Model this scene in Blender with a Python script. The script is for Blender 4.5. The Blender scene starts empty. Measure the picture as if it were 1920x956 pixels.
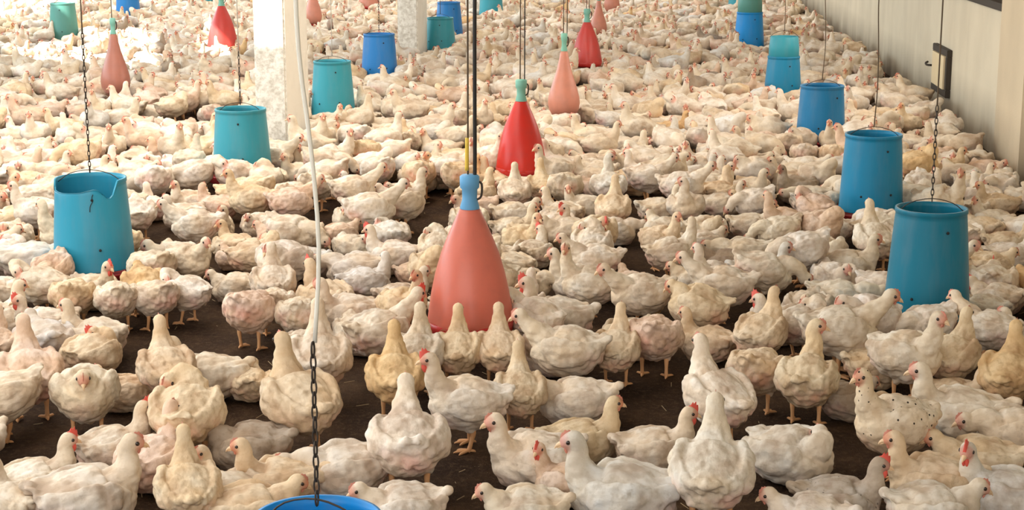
import bpy, bmesh, math, random
import numpy as np
from mathutils import Vector, Matrix, noise
from mathutils.geometry import tessellate_polygon
PI = math.pi
R = math.radians
random.seed(11)
rng = np.random.default_rng(5)
scene = bpy.context.scene
COL = scene.collection
M = {}

# ---------------------------------------------------------------- materials
def mat(name, col, rough=.7, spec=.3, metal=0, build=None):
    m = bpy.data.materials.new(name); m.use_nodes = True
    nt = m.node_tree; b = nt.nodes['Principled BSDF']
    b.inputs['Base Color'].default_value = (*col, 1); b.inputs['Roughness'].default_value = rough
    b.inputs['Specular IOR Level'].default_value = spec; b.inputs['Metallic'].default_value = metal
    if build: build(nt, b)
    M[name] = m; return m
def N(nt, t, **kw):
    n = nt.nodes.new(t)
    for k, v in kw.items():
        if k in n.inputs.keys(): n.inputs[k].default_value = v
        else: setattr(n, k, v)
    return n
def noise_tex(nt, vec, scale, detail=3, rough=.55):
    n = N(nt, 'ShaderNodeTexNoise'); n.inputs['Scale'].default_value = scale
    n.inputs['Detail'].default_value = detail; n.inputs['Roughness'].default_value = rough
    if vec is not None: nt.links.new(vec, n.inputs['Vector'])
    return n.outputs['Fac']
def ramp(nt, fac, stops):
    r = N(nt, 'ShaderNodeValToRGB'); e = r.color_ramp.elements
    while len(e) < len(stops): e.new(.5)
    for k, (p, c) in enumerate(stops):
        e[k].position = p; e[k].color = (*c, 1) if hasattr(c, '__len__') else (c, c, c, 1)
    nt.links.new(fac, r.inputs['Fac']); return r.outputs['Color']
def mix(nt, fac, a, b, mode='MIX'):
    m = N(nt, 'ShaderNodeMix'); m.data_type = 'RGBA'; m.blend_type = mode
    ins = [m.inputs[0], m.inputs[6], m.inputs[7]]
    for s, v in zip(ins, (fac, a, b)):
        if isinstance(v, bpy.types.NodeSocket): nt.links.new(v, s)
        elif hasattr(v, '__len__'): s.default_value = (*v, 1)
        else: s.default_value = v
    return m.outputs[2]
def mth(nt, op, a, b=None, clamp=False):
    m = N(nt, 'ShaderNodeMath'); m.operation = op; m.use_clamp = clamp
    for s, v in zip(m.inputs, (a, b)):
        if v is None: continue
        if isinstance(v, bpy.types.NodeSocket): nt.links.new(v, s)
        else: s.default_value = v
    return m.outputs[0]
def bump(nt, b, h, strength=.4, dist=.01):
    n = N(nt, 'ShaderNodeBump'); n.inputs['Strength'].default_value = strength; n.inputs['Distance'].default_value = dist
    nt.links.new(h, n.inputs['Height']); nt.links.new(n.outputs['Normal'], b.inputs['Normal'])

def plumage(nt, b):
    tc = N(nt, 'ShaderNodeTexCoord'); oi = N(nt, 'ShaderNodeObjectInfo')
    off = N(nt, 'ShaderNodeCombineXYZ'); k = mth(nt, 'MULTIPLY', oi.outputs['Random'], 13.0)
    for s in off.inputs: nt.links.new(k, s)
    ad = N(nt, 'ShaderNodeVectorMath'); ad.operation = 'ADD'
    nt.links.new(tc.outputs['Object'], ad.inputs[0]); nt.links.new(off.outputs[0], ad.inputs[1]); v = ad.outputs[0]
    reg = N(nt, 'ShaderNodeAttribute'); reg.attribute_name = 'regions'
    tone = N(nt, 'ShaderNodeAttribute'); tone.attribute_name = 'tone'
    sep = N(nt, 'ShaderNodeSeparateColor'); nt.links.new(reg.outputs['Color'], sep.inputs[0])
    n1 = noise_tex(nt, v, 9, 4); n2 = noise_tex(nt, v, 38, 4, .6); n3 = noise_tex(nt, v, 5, 2)
    c = ramp(nt, n1, [(.36, (.54, .42, .32)), (.50, (.73, .64, .535)), (.66, (.82, .765, .69))])
    c = mix(nt, ramp(nt, n3, [(.50, 0.), (.66, .55)]), c, (.77, .61, .43))                    # creamy stains
    c = mix(nt, ramp(nt, n2, [(.52, 0.), (.72, .62)]), c, (.50, .40, .29))                   # dusty dirt flecks
    c = mix(nt, mth(nt, 'MULTIPLY', sep.outputs[2], .45), c, (.82, .69, .52))                 # yellower neck
    pk = mth(nt, 'MULTIPLY', sep.outputs[1], ramp(nt, n1, [(.40, 0.), (.62, 1.)]))
    c = mix(nt, mth(nt, 'MULTIPLY', pk, .75), c, (.66, .36, .28))                             # bare pink skin
    c = mix(nt, mth(nt, 'MULTIPLY', sep.outputs[0], 1.15, True), c, (.72, .25, .17))          # bare face
    sp = N(nt, 'ShaderNodeTexVoronoi'); sp.inputs['Scale'].default_value = 42; nt.links.new(v, sp.inputs['Vector'])
    spots = mth(nt, 'MULTIPLY', mth(nt, 'MULTIPLY', mth(nt, 'LESS_THAN', sp.outputs['Distance'], .17), mth(nt, 'GREATER_THAN', n1, .50)), mth(nt, 'SUBTRACT', 1.0, oi.outputs['Alpha']))
    c = mix(nt, spots, c, (.05, .04, .035))
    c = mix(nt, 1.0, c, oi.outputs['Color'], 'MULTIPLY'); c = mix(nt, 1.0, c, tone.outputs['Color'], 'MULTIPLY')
    nt.links.new(c, b.inputs['Base Color'])
    mp = N(nt, 'ShaderNodeMapping'); mp.inputs['Scale'].default_value = (1, 2.2, 2.2); nt.links.new(v, mp.inputs['Vector'])
    h = noise_tex(nt, mp.outputs[0], 55, 3, .6)
    fv = N(nt, 'ShaderNodeTexVoronoi'); fv.feature = 'SMOOTH_F1'; fv.inputs['Scale'].default_value = 34; nt.links.new(mp.outputs[0], fv.inputs['Vector'])
    h = mth(nt, 'SUBTRACT', h, mth(nt, 'MULTIPLY', fv.outputs['Distance'], .9)); bump(nt, b, h, .38, .005)
mat('plumage', (.8, .75, .65), .85, .1, build=plumage)
mat('comb', (.70, .10, .07), .5, .35)
mat('comb_pale', (.62, .24, .17), .6, .3)
mat('beak', (.80, .55, .33), .45, .4)
mat('eye', (.03, .018, .012), .12, .6)
mat('leg', (.78, .42, .20), .6, .3)
# ---------------------------------------------------------------- camera, light, exposure
PITCH, YAW, FPX, CAMZ = R(12.2), R(4.85), 3100.0, 1.70
cam = bpy.data.cameras.new('camera'); cam_ob = bpy.data.objects.new('camera', cam); COL.objects.link(cam_ob)
cam.sensor_width = 36; cam.lens = FPX/1920*36; cam.clip_end = 200
cam_ob.location = (0, 0, CAMZ); cam_ob.rotation_euler = (R(90)-PITCH, 0, YAW); scene.camera = cam_ob
CR = cam_ob.rotation_euler.to_matrix()
def unproject(px, py, z):
    """the point at height z that the photograph shows at (px, py)"""
    d = CR @ Vector((px-960, 478-py, -FPX)); t = (z-CAMZ)/d.z
    return Vector((0, 0, CAMZ))+d*t
def project(p):
    q = CR.transposed() @ (Vector(p)-Vector((0, 0, CAMZ))); return (960-FPX*q.x/q.z, 478+FPX*q.y/q.z, -q.z)
scene.view_settings.view_transform = 'Standard'; scene.view_settings.look = 'None'
scene.view_settings.exposure = 0.0; scene.view_settings.gamma = 1
scene.view_settings.use_curve_mapping = False
world = bpy.data.worlds.new('daylight'); scene.world = world; world.use_nodes = True
bg = world.node_tree.nodes['Background']; bg.inputs[0].default_value = (.86, .93, 1, 1); bg.inputs[1].default_value = 1.0
def area(name, loc, rot, sx, sy, energy, col):
    l = bpy.data.lights.new(name, 'AREA'); l.shape = 'RECTANGLE'; l.size = sx; l.size_y = sy; l.energy = energy; l.color = col
    o = bpy.data.objects.new(name, l); COL.objects.link(o); o.location = loc; o.rotation_euler = rot; return o
XL, XR, YB, ZR = -10.4, 2.30, 44.0, 3.4
# two added overhead fill lights, then daylight through the open left side and the open gable behind the camera
area('overhead_fill', (-3.9, 7.5, ZR-.05), (0, 0, 0), 4.2, 11, 430, (1, .96, .90))
area('far_overhead_fill', (-4, 28, ZR-.05), (0, 0, 0), 11, 22, 930, (1, .95, .88))
area('side_opening_light', (XL+.1, 15, 2.1), (0, R(-90), 0), 2.0, 30, 1050, (.80, .95, 1))
area('window_light', (XR-.15, 12.4, 1.75), (0, R(90), 0), 1.4, 3.4, 70, (1, .90, .78))
_h = unproject(800, 320, 0)
area('warm_patch_fill', (_h.x, _h.y, 3.1), (0, 0, 0), .5, .5, 40, (1, .84, .62))  # added warm fill over the mid-field birds, no known lamp
area('gable_light', (-2.5, -2.5, 2.6), (R(68), 0, 0), 7, 2.2, 220, (1, .93, .84))
SUN_DIR = Vector((.50, .62, -.60)).normalized()
sun = bpy.data.lights.new('sun', 'SUN'); sun.energy = 14; sun.angle = R(.6); sun.color = (1, .95, .84)
sun_ob = bpy.data.objects.new('sun', sun); COL.objects.link(sun_ob); sun_ob.rotation_euler = SUN_DIR.to_track_quat('-Z', 'Y').to_euler()
# sun patches, let in by roof gaps added for them: birds and a drinker at the back left, the front of the nearest pier
SUNLIT = [[tuple(unproject(x, y, .12)) for x, y in ((10, 126), (312, 132), (312, 66), (172, 62), (165, 88), (20, 92))],
          [tuple(unproject(x, y, .12)) for x, y in ((378, 112), (452, 112), (450, 52), (392, 52))],
          [(-2.61, 10.75, .70), (-2.42, 10.75, .70), (-2.42, 10.75, 2.2), (-2.61, 10.75, 2.2)]]
# ---------------------------------------------------------------- chickens
def catmull(P, n):
    P = np.array(P, float); out = []
    Q = np.vstack([2*P[0]-P[1], P, 2*P[-1]-P[-2]])
    for i in range(1, len(Q)-2):
        for k in range(n):
            t = k/n
            p0, p1, p2, p3 = Q[i-1], Q[i], Q[i+1], Q[i+2]
            out.append(0.5*((2*p1)+(-p0+p2)*t+(2*p0-5*p1+4*p2-p3)*t*t+(-p0+3*p1-3*p2+p3)*t**3))
    out.append(P[-1]); return np.array(out)

def loft(bm, P, n=4, seg=14, side=(0, 1, 0)):
    """tube through (x,y,z,rw,rh); rw lies along the side vector"""
    C = catmull(P, n); C[:, 3:] = np.maximum(C[:, 3:], 0.0015)
    s = Vector(side).normalized(); rings = []
    for i in range(len(C)):
        a = C[max(i-1, 0), :3]; b = C[min(i+1, len(C)-1), :3]
        t = Vector(b-a).normalized()
        s = (s-t*s.dot(t)).normalized(); u = t.cross(s)
        c = Vector(C[i, :3]); rw, rh = C[i, 3], C[i, 4]
        rings.append([bm.verts.new(c+s*(rw*math.cos(2*PI*k/seg))+u*(rh*math.sin(2*PI*k/seg))) for k in range(seg)])
    for A, B in zip(rings, rings[1:]):
        for k in range(seg):
            bm.faces.new((A[k], A[(k+1) % seg], B[(k+1) % seg], B[k]))
    bm.faces.new(rings[0][::-1]); bm.faces.new(rings[-1])

def ball(bm, c, r, seg=12):
    m = Matrix.Translation(c) @ Matrix.Diagonal((*r, 1)) if hasattr(r, '__len__') else Matrix.Translation(c) @ Matrix.Scale(r, 4)
    bmesh.ops.create_uvsphere(bm, u_segments=seg, v_segments=max(6, seg*2//3), radius=1, matrix=m)

# neck points relative to the neck base: (dx, dy, dz, r); the last three are head, face, beak root
def NK(mid, head, hdir, r0=.052, lowneck=None):
    h = Vector(head); d = Vector(hdir).normalized()
    L = [(0, 0, 0, r0)]
    if lowneck: L.append(lowneck)
    L.append((*mid, .037))
    p = h-d*.014-Vector((0, 0, .026))
    L.append((p.x, p.y, p.z, .0285))
    L.append((*h, .0290))
    f = h+d*.023; L.append((f.x, f.y, f.z-.003, .0225))
    f = h+d*.041; L.append((f.x, f.y, f.z-.007, .0130))
    return L
# pose: pitch (deg, + = breast up), sit, neck, (width, height) fatness
POSES = {
 'stand':     dict(pitch=6,  sit=0, neck=NK((.022, 0, .055), (.035, 0, .118), (1, 0, -.08))),
 'alert':     dict(pitch=16, sit=0, neck=NK((.014, 0, .052), (.022, 0, .108), (1, 0, -.05), r0=.058)),
 'look_left': dict(pitch=8,  sit=0, neck=NK((.020, .004, .060), (.026, .010, .128), (.15, 1, -.1))),
 'look_right':dict(pitch=8,  sit=0, neck=NK((.020, -.004, .060), (.026, -.010, .128), (.15, -1, -.1))),
 'feed':      dict(pitch=-10, sit=0, neck=NK((.065, 0, -.020), (.105, .0, -.060), (.7, 0, -.7))),
 'reach':     dict(pitch=4,  sit=0, neck=NK((.050, 0, .040), (.090, 0, .085), (1, 0, -.25))),
 'sit':       dict(pitch=2,  sit=1, neck=NK((.016, 0, .050), (.028, 0, .105), (1, 0, -.1))),
 'sit_left':  dict(pitch=2,  sit=1, neck=NK((.014, .004, .045), (.020, .012, .095), (.1, 1, -.15))),
 'sit_right': dict(pitch=2,  sit=1, neck=NK((.014, -.004, .045), (.020, -.012, .095), (.1, -1, -.15))),
 'sit_low':   dict(pitch=0,  sit=1, neck=NK((.020, 0, .018), (.040, 0, .045), (1, 0, -.3))),
 'lie':       dict(pitch=-3, sit=1, neck=NK((.040, 0, .005), (.085, 0, .012), (1, 0, -.2))),
 'tuck':      dict(pitch=4,  sit=1, fat=(1.06, 1.1), neck=NK((.000, .020, .022), (-.035, .052, .035), (-.8, .5, -.35))),
 'preen':     dict(pitch=10, sit=0, neck=NK((.020, .030, .035), (-.020, .075, .020), (-.8, .35, -.7))),
 'puff':      dict(pitch=10, sit=0, fat=(1.08, 1.12), neck=NK((.012, 0, .010), (.030, 0, .028), (1, 0, -.55))),
}
SPINE = [(-.178, .246, .024, .010), (-.160, .238, .046, .024), (-.138, .224, .070, .050), (-.108, .206, .092, .078),
         (-.045, .188, .110, .101), (.035, .182, .110, .104), (.085, .194, .092, .088), (.112, .220, .066, .062)]

def face_frame(neck_abs):
    h = Vector(neck_abs[-3][:3]); b = Vector(neck_abs[-1][:3]); f = (b-h).normalized()
    s = Vector((0, 0, 1)).cross(f).normalized(); return h, b, f, s, f.cross(s)

def build_chicken(pose, voxel=.0052):
    p = POSES[pose]; a = R(p['pitch']); fw, fh = p.get('fat', (1, 1)); sit = p['sit']
    if sit: fw, fh = fw*1.07, fh*.93
    dz = -.098 if sit else 0.0
    def bp(x, y, z):                                     # body-local to chicken frame
        z0 = z-.19
        return (x*math.cos(a)-z0*math.sin(a), y, .19+x*math.sin(a)+z0*math.cos(a)+dz)
    bm = bmesh.new()
    path = [(*bp(x, 0, z), rw*fw, rh*fh) for x, z, rw, rh in SPINE]
    nb = Vector(bp(.122, 0, .238)) if not sit else Vector(bp(.118, 0, .236))
    neck = [(nb.x+x, nb.y+y, nb.z+z, r, r*1.02) for x, y, z, r in p['neck']]
    loft(bm, path, seg=22)
    loft(bm, [(*bp(.075, 0, .205), .066, .066)]+neck, seg=16)
    for s in (1, -1):                                    # folded wings
        loft(bm, [(*bp(.098, s*.064*fw, .224), .012, .022), (*bp(.070, s*.090*fw, .216), .021, .048), (*bp(.005, s*.106*fw, .208), .024, .064),
                  (*bp(-.062, s*.099*fw, .210), .022, .054), (*bp(-.120, s*.076*fw, .222), .016, .036), (*bp(-.170, s*.042*fw, .240), .008, .015)], seg=16)
        if not sit:                                      # feathered thighs
            loft(bm, [(-.020, s*.050, .170, .050, .062), (-.005, s*.058, .130, .036, .046), (-.006, s*.056, .098, .019, .023), (-.012, s*.055, .082, .013, .014)], seg=14)
        else:
            loft(bm, [(.060, s*.055, .060, .03, .035), (.010, s*.075, .052, .040, .048), (-.060, s*.066, .056, .036, .045), (-.10, s*.05, .07, .02, .02)], seg=14)
    # tail fan
    loft(bm, [(*bp(-.135, 0, .238), .050, .026), (*bp(-.168, 0, .252), .044, .015), (*bp(-.196, 0, .262), .026, .006)], seg=14)
    me = bpy.data.meshes.new('chicken_body'); bm.to_mesh(me); bm.free()
    o = bpy.data.objects.new('tmp', me); bpy.context.scene.collection.objects.link(o)
    r = o.modifiers.new('r', 'REMESH'); r.mode = 'VOXEL'; r.voxel_size = voxel; r.use_smooth_shade = True
    sm = o.modifiers.new('s', 'SMOOTH'); sm.factor = .6; sm.iterations = 5
    dg = bpy.context.evaluated_depsgraph_get()
    me2 = bpy.data.meshes.new_from_object(o.evaluated_get(dg)); me2.name = 'chicken_body'
    bpy.data.objects.remove(o); bpy.data.meshes.remove(me)
    # feather relief and the colour regions of the plumage
    n = len(me2.vertices); co = np.empty(n*3); me2.vertices.foreach_get('co', co); co = co.reshape(-1, 3)
    no = np.empty(n*3); me2.vertices.foreach_get('normal', no); no = no.reshape(-1, 3)
    h, b, f, s, u = face_frame(neck); hv = np.array(h); bv = np.array(b)
    dh = np.linalg.norm(co-hv, axis=1); df = np.linalg.norm(co-(hv*.35+bv*.65), axis=1)
    # back to body-local
    X = co[:, 0]*math.cos(a)+(co[:, 2]-.19-dz)*math.sin(a); Z = .19-co[:, 0]*math.sin(a)+(co[:, 2]-.19-dz)*math.cos(a)
    body = np.clip((dh-.035)/.05, 0, 1)
    rump = np.clip((-X-.08)/.08, 0, 1)
    disp = np.zeros(n); seed = hash_(pose)*7.3
    for i in range(n):
        v = Vector((X[i]*15+seed, co[i, 1]*24, Z[i]*24))
        v2 = Vector((X[i]*34+seed, co[i, 1]*48, Z[i]*48))
        v3 = Vector((X[i]*9+seed, co[i, 1]*11, Z[i]*11))
        w = .5-noise.voronoi(v)[0][0]
        disp[i] = .0105*max(-.4, w)+.0050*noise.noise(v2)+.0070*noise.noise(v3)
        if rump[i] > 0: disp[i] += rump[i]*.013*noise.noise(v*1.6)
    lip = np.clip(1-dh/.05, 0, 1)
    disp = disp*(.12+.88*body)
    low = np.clip((.03-co[:, 2])/.03, 0, 1) if sit else 0
    co2 = co+no*disp[:, None]
    if sit: co2[:, 2] = np.maximum(co2[:, 2], .002)
    me2.vertices.foreach_set('co', co2.ravel())
    face = np.clip(1-df/.034, 0, 1)**.7
    side = np.abs(co[:, 1])
    pink = np.clip((-X-.045)/.07, 0, 1)*np.clip((.235-Z)/.05, 0, 1)*np.clip((Z-.10)/.04, 0, 1)
    pink = np.maximum(pink, .55*np.clip((X-.03)/.05, 0, 1)*np.clip((.175-Z)/.05, 0, 1))
    neckw = np.clip((X-.085)/.04, 0, 1)*np.clip(1-face*2, 0, 1)
    at = me2.color_attributes.new('regions', 'FLOAT_COLOR', 'POINT')
    col = np.ones((n, 4)); col[:, 0] = face; col[:, 1] = pink; col[:, 2] = neckw
    at.data.foreach_set('color', col.ravel().astype(np.float32))
    at2 = me2.color_attributes.new('tone', 'FLOAT_COLOR', 'POINT')
    at2.data.foreach_set('color', np.ones(n*4, np.float32))
    me2.materials.append(M['plumage']); me2.update()
    return me2, neck

def part_mesh(name, bm, mat, smooth=True):
    me = bpy.data.meshes.new(name); bm.to_mesh(me); bm.free()
    if smooth: me.polygons.foreach_set('use_smooth', [True]*len(me.polygons))
    me.materials.append(M[mat]); return me

def chicken_parts(pose, neck):
    """list of (part name, mesh) in the chicken's own frame"""
    h, b, f, s, u = face_frame(neck); L = []
    bm = bmesh.new()                                       # beak: upper and lower mandible
    q = b-f*.006
    loft(bm, [(*q, .0105, .0085), (*(b+f*.006-u*.0005), .0075, .0062), (*(b+f*.015-u*.004), .0032, .0036), (*(b+f*.021-u*.009), .0012, .0012)], n=2, seg=10, side=s)
    loft(bm, [(*(q-u*.006), .0085, .0045), (*(b+f*.008-u*.008), .005, .003), (*(b+f*.014-u*.009), .0015, .0012)], n=2, seg=8, side=s)
    L.append(('beak', part_mesh('beak', bm, 'beak')))
    for big in (0, 1):
        bm = bmesh.new(); g = 1.6 if big else .62         # serrated comb
        pts = []; n = 9
        for i in range(n):
            t = i/(n-1); base = h+f*(.038-.050*t)+u*(.0255-.011*(2*t-.9)**2)
            hgt = g*(.006+.008*math.sin(PI*min(1, t*1.1+.05)))*(1.25 if i % 2 else .72)
            pts.append((base-u*.006, base+u*hgt))
        w = .0028*g
        for sg in (1, -1):
            vs = [[bm.verts.new(p0+s*sg*w*1.5), bm.verts.new(p1+s*sg*w*.35)] for p0, p1 in pts]
            pts_v = vs
            for A, B in zip(vs, vs[1:]):
                bm.faces.new((A[0], B[0], B[1], A[1]) if sg > 0 else (A[0], A[1], B[1], B[0]))
            if sg > 0: first = vs
            else:
                for k in range(len(vs)-1):
                    bm.faces.new((first[k][1], first[k+1][1], vs[k+1][1], vs[k][1]))
                bm.faces.new((first[0][0], first[0][1], vs[0][1], vs[0][0])); bm.faces.new((first[-1][0], vs[-1][0], vs[-1][1], first[-1][1]))
        L.append(('comb' if not big else 'big_comb', part_mesh('comb', bm, 'comb' if big else 'comb_pale')))
        bm = bmesh.new()
        for sg in (1, -1):
            c = b-f*.012-u*(.018+.004*g)+s*sg*.006
            loft(bm, [(*(c+u*.009*g), .003, .005), (*c, .0045*g, .0075*g), (*(c-u*.010*g), .0035*g, .0055*g), (*(c-u*.014*g), .001, .001)], n=2, seg=8, side=s)
        L.append(('wattle' if not big else 'big_wattle', part_mesh('wattle', bm, 'comb' if big else 'comb_pale')))
    for sg in (1, -1):
        bm = bmesh.new(); c = h+f*.0145+u*.004+s*sg*.0245
        rot = Matrix.Translation(c) @ Matrix((tuple(f), tuple(s), tuple(u))).transposed().to_4x4() @ Matrix.Diagonal((.0072, .0042, .0066, 1))
        bmesh.ops.create_uvsphere(bm, u_segments=10, v_segments=8, radius=1, matrix=rot)
        L.append(('eye', part_mesh('eye', bm, 'eye')))
    if not POSES[pose]['sit']:
        for sg, fx in ((1, .006), (-1, -.014)):
            bm = bmesh.new(); y = sg*.055
            ank = Vector((fx-.004, y, .012))
            loft(bm, [(-.010, y, .098, .0115, .0125), (-.016, y, .080, .0105, .0115), (-.010+fx*.4, y, .045, .0078, .0085), (*ank, .0090, .0095), (ank.x+.004, y, .004, .008, .008)], n=3, seg=10)
            for ang, ln in ((0, .062), (32, .052), (-32, .052), (178, .026)):
                d = Vector((math.cos(R(ang)), math.sin(R(ang)), 0))
                loft(bm, [(*(ank+Vector((0, 0, -.002))), .0065, .0065), (*(ank+d*ln*.45+Vector((0, 0, -.004))), .0058, .0062),
                          (*(ank+d*ln*.85+Vector((0, 0, -.0065))), .0048, .0050), (*(ank+d*ln*1.05+Vector((0, 0, -.010))), .0018, .0016)], n=2, seg=8, side=(-d.y, d.x, 0))
            L.append(('leg', part_mesh('leg', bm, 'leg')))
    return L

def hash_(s): return sum(ord(c)*(i+1) for i, c in enumerate(s)) % 97
# ---------------------------------------------------------------- helpers for things
def link(name, me, parent=None, loc=None):
    o = bpy.data.objects.new(name, me); COL.objects.link(o)
    if parent is not None: o.parent = parent
    if loc is not None: o.location = loc
    return o
def tag(o, label, cat, group=None):
    o['label'] = label; o['category'] = cat
    if group: o['group'] = group
    return o
def thing(name, loc, label, cat, group=None):
    o = bpy.data.objects.new(name, None); COL.objects.link(o); o.location = loc; o.empty_display_size = .1
    return tag(o, label, cat, group)
def structure(name, bm, m, smooth=False):
    o = link(name, part_mesh(name, bm, m, smooth)); o['kind'] = 'structure'; return o
def box(bm, lo, hi, bev=0):
    r = bmesh.ops.create_cube(bm, size=1)['verts']
    for v in r:
        v.co = Vector([lo[i] if v.co[i] < 0 else hi[i] for i in range(3)])
    if bev: bmesh.ops.bevel(bm, geom=list({e for v in r for e in v.link_edges}), offset=bev, segments=2, affect='EDGES')
def lathe(bm, prof, seg=48, warp=None):
    """profile of (r, z), closed into a skin; warp(ang, r, z) -> r, z"""
    rings = []
    for r, z in prof:
        ring = []
        for k in range(seg):
            a = 2*PI*k/seg; rr, zz = warp(a, r, z) if warp else (r, z)
            ring.append(bm.verts.new((rr*math.cos(a), rr*math.sin(a), zz)))
        rings.append(ring)
    for A, B in zip(rings, rings[1:]):
        for k in range(seg): bm.faces.new((A[k], A[(k+1) % seg], B[(k+1) % seg], B[k]))
    return rings
def tube(bm, pts, r, seg=8):
    loft(bm, [(*p, r, r) for p in pts], n=3, seg=seg, side=(.3, .9, .1))
def chain(bm, p0, p1, ln=.030, r=.0020):
    p0, p1 = Vector(p0), Vector(p1); L = (p1-p0).length; n = max(2, int(L/(ln*.76))); d = (p1-p0)/n; t = d.normalized()
    a = Vector((1, 0, 0)); a = (a-t*a.dot(t)).normalized(); b = t.cross(a)
    for i in range(n):
        c = p0+d*(i+.5); s = a if i % 2 else b; w = t.cross(s); rings = []; K, Q = 14, 6
        for k in range(K):
            th = 2*PI*k/K; cc = c+t*(ln*.5*math.sin(th))+s*(.0052*math.cos(th)*(1 if abs(math.cos(th)) > .5 else 1.25))
            o = (t*math.sin(th)+s*math.cos(th)).normalized()
            rings.append([bm.verts.new(cc+o*(r*math.cos(2*PI*q/Q))+w*(r*math.sin(2*PI*q/Q))) for q in range(Q)])
        for k in range(K):
            A, B = rings[k], rings[(k+1) % K]
            for q in range(Q): bm.faces.new((A[q], B[q], B[(q+1) % Q], A[(q+1) % Q]))

# ---------------------------------------------------------------- surface materials
def litter(nt, b):
    tc = N(nt, 'ShaderNodeTexCoord').outputs['Object']
    n1 = noise_tex(nt, tc, 3.5, 5, .6); n2 = noise_tex(nt, tc, 45, 5, .7); n3 = noise_tex(nt, tc, 220, 3, .7)
    c = ramp(nt, n1, [(.32, (.030, .017, .012)), (.55, (.065, .036, .020)), (.75, (.115, .065, .034))])
    c = mix(nt, ramp(nt, n2, [(.5, 0.), (.75, .6)]), c, (.17, .105, .060))
    c = mix(nt, ramp(nt, n3, [(.64, 0.), (.72, .8)]), c, (.36, .27, .17))
    nt.links.new(c, b.inputs['Base Color']); bump(nt, b, mth(nt, 'ADD', n2, mth(nt, 'MULTIPLY', n3, .4)), .9, .02)
mat('litter', (.07, .04, .025), .95, .1, build=litter)
def plaster(base, stain):
    def f(nt, b):
        tc = N(nt, 'ShaderNodeTexCoord').outputs['Object']
        mp = N(nt, 'ShaderNodeMapping'); mp.inputs['Scale'].default_value = (1, .8, .30); nt.links.new(tc, mp.inputs['Vector'])
        n1 = noise_tex(nt, mp.outputs[0], 3, 4, .55); n2 = noise_tex(nt, tc, 1.3, 3); n3 = noise_tex(nt, tc, 60, 3)
        c = mix(nt, ramp(nt, n1, [(.42, 0.), (.80, .55)]), base, stain)
        c = mix(nt, ramp(nt, n2, [(.45, 0.), (.7, .4)]), c, tuple(x*.75 for x in base))
        sp = N(nt, 'ShaderNodeSeparateXYZ'); nt.links.new(tc, sp.inputs[0])
        splash = mth(nt, 'MULTIPLY', mth(nt, 'SUBTRACT', 1.0, mth(nt, 'DIVIDE', sp.outputs[2], .42), True), ramp(nt, n1, [(.2, .45), (.6, 1.)]))
        c = mix(nt, mth(nt, 'MULTIPLY', splash, .9), c, (.16, .125, .09))     # litter dust splashed on the foot of the wall
        nt.links.new(c, b.inputs['Base Color']); bump(nt, b, n3, .3, .004)
    return f
mat('wall_plaster', (.6, .54, .43), .9, .15, build=plaster((.70, .62, .48), (.52, .44, .33)))
mat('pilaster_plaster', (.6, .54, .43), .9, .15, build=plaster((.68, .56, .40), (.55, .44, .31)))
mat('grey_plaster', (.5, .5, .47), .9, .15, build=plaster((.50, .50, .47), (.36, .36, .34)))
def pier(nt, b):
    tc = N(nt, 'ShaderNodeTexCoord').outputs['Object']
    n1 = noise_tex(nt, tc, 26, 4, .7); n2 = noise_tex(nt, tc, 7, 3)
    g = N(nt, 'ShaderNodeNewGeometry'); s = N(nt, 'ShaderNodeSeparateXYZ'); nt.links.new(g.outputs['True Normal'], s.inputs[0])
    front = mth(nt, 'LESS_THAN', s.outputs[1], -.5)                           # the rough unpainted face
    c = mix(nt, mth(nt, 'MULTIPLY', front, ramp(nt, n1, [(.42, .0), (.64, .8)])), (.90, .87, .80), (.50, .45, .37))
    c = mix(nt, ramp(nt, n2, [(.5, 0.), (.8, .3)]), c, (.6, .55, .47))
    nt.links.new(c, b.inputs['Base Color']); bump(nt, b, n1, .4, .01)
mat('pier_plaster', (.8, .77, .7), .85, .2, build=pier)
mat('roof_sheet', (.45, .42, .38), .8); mat('dark_wood', (.05, .038, .028), .7); mat('cream_board', (.74, .60, .38), .7)
mat('rusty_metal', (.07, .055, .045), .6, .4, .6); mat('hose_black', (.025, .022, .02), .5); mat('cord_brown', (.12, .085, .055), .9)
mat('cord_white', (.86, .82, .72), .8); mat('cord_grey', (.42, .38, .32), .8); mat('yellow_plastic', (.80, .55, .08), .5)
mat('straw', (.42, .31, .18), .9)
mat('curtain', (.30, .22, .15), .9)

# ---------------------------------------------------------------- the house
bm = bmesh.new(); nx, ny = 60, 150
vs = [[bm.verts.new((XL-.2+(XR-XL+.4)*i/nx, -3+(YB+3)*(j/ny), .010*noise.noise(Vector((i*.9, j*1.1, 0))))) for j in range(ny+1)] for i in range(nx+1)]
for i in range(nx):
    for j in range(ny): bm.faces.new((vs[i][j], vs[i+1][j], vs[i+1][j+1], vs[i][j+1]))
structure('floor', bm, 'litter', True)
bm = bmesh.new()                                       # right wall with its window opening above 1 m
box(bm, (XR, -3, -.1), (XR+.2, YB, .97)); box(bm, (XR, -3, 2.5), (XR+.2, YB, ZR))
for y0, y1 in ((-3, 10.95), (14.55, 17.5), (21.1, 24.4), (28, YB)): box(bm, (XR, y0, .97), (XR+.2, y1, 2.5))
structure('wall_right', bm, 'wall_plaster')
bm = bmesh.new(); box(bm, (XR-.10, 10.05, -.1), (XR, 10.8, ZR)); structure('trim_1', bm, 'pilaster_plaster')
bm = bmesh.new(); box(bm, (XL-.2, -3, -.1), (XL, YB, 1.05)); box(bm, (XL-.2, -3, 2.9), (XL, YB, ZR)); structure('wall_left', bm, 'grey_plaster')
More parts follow.
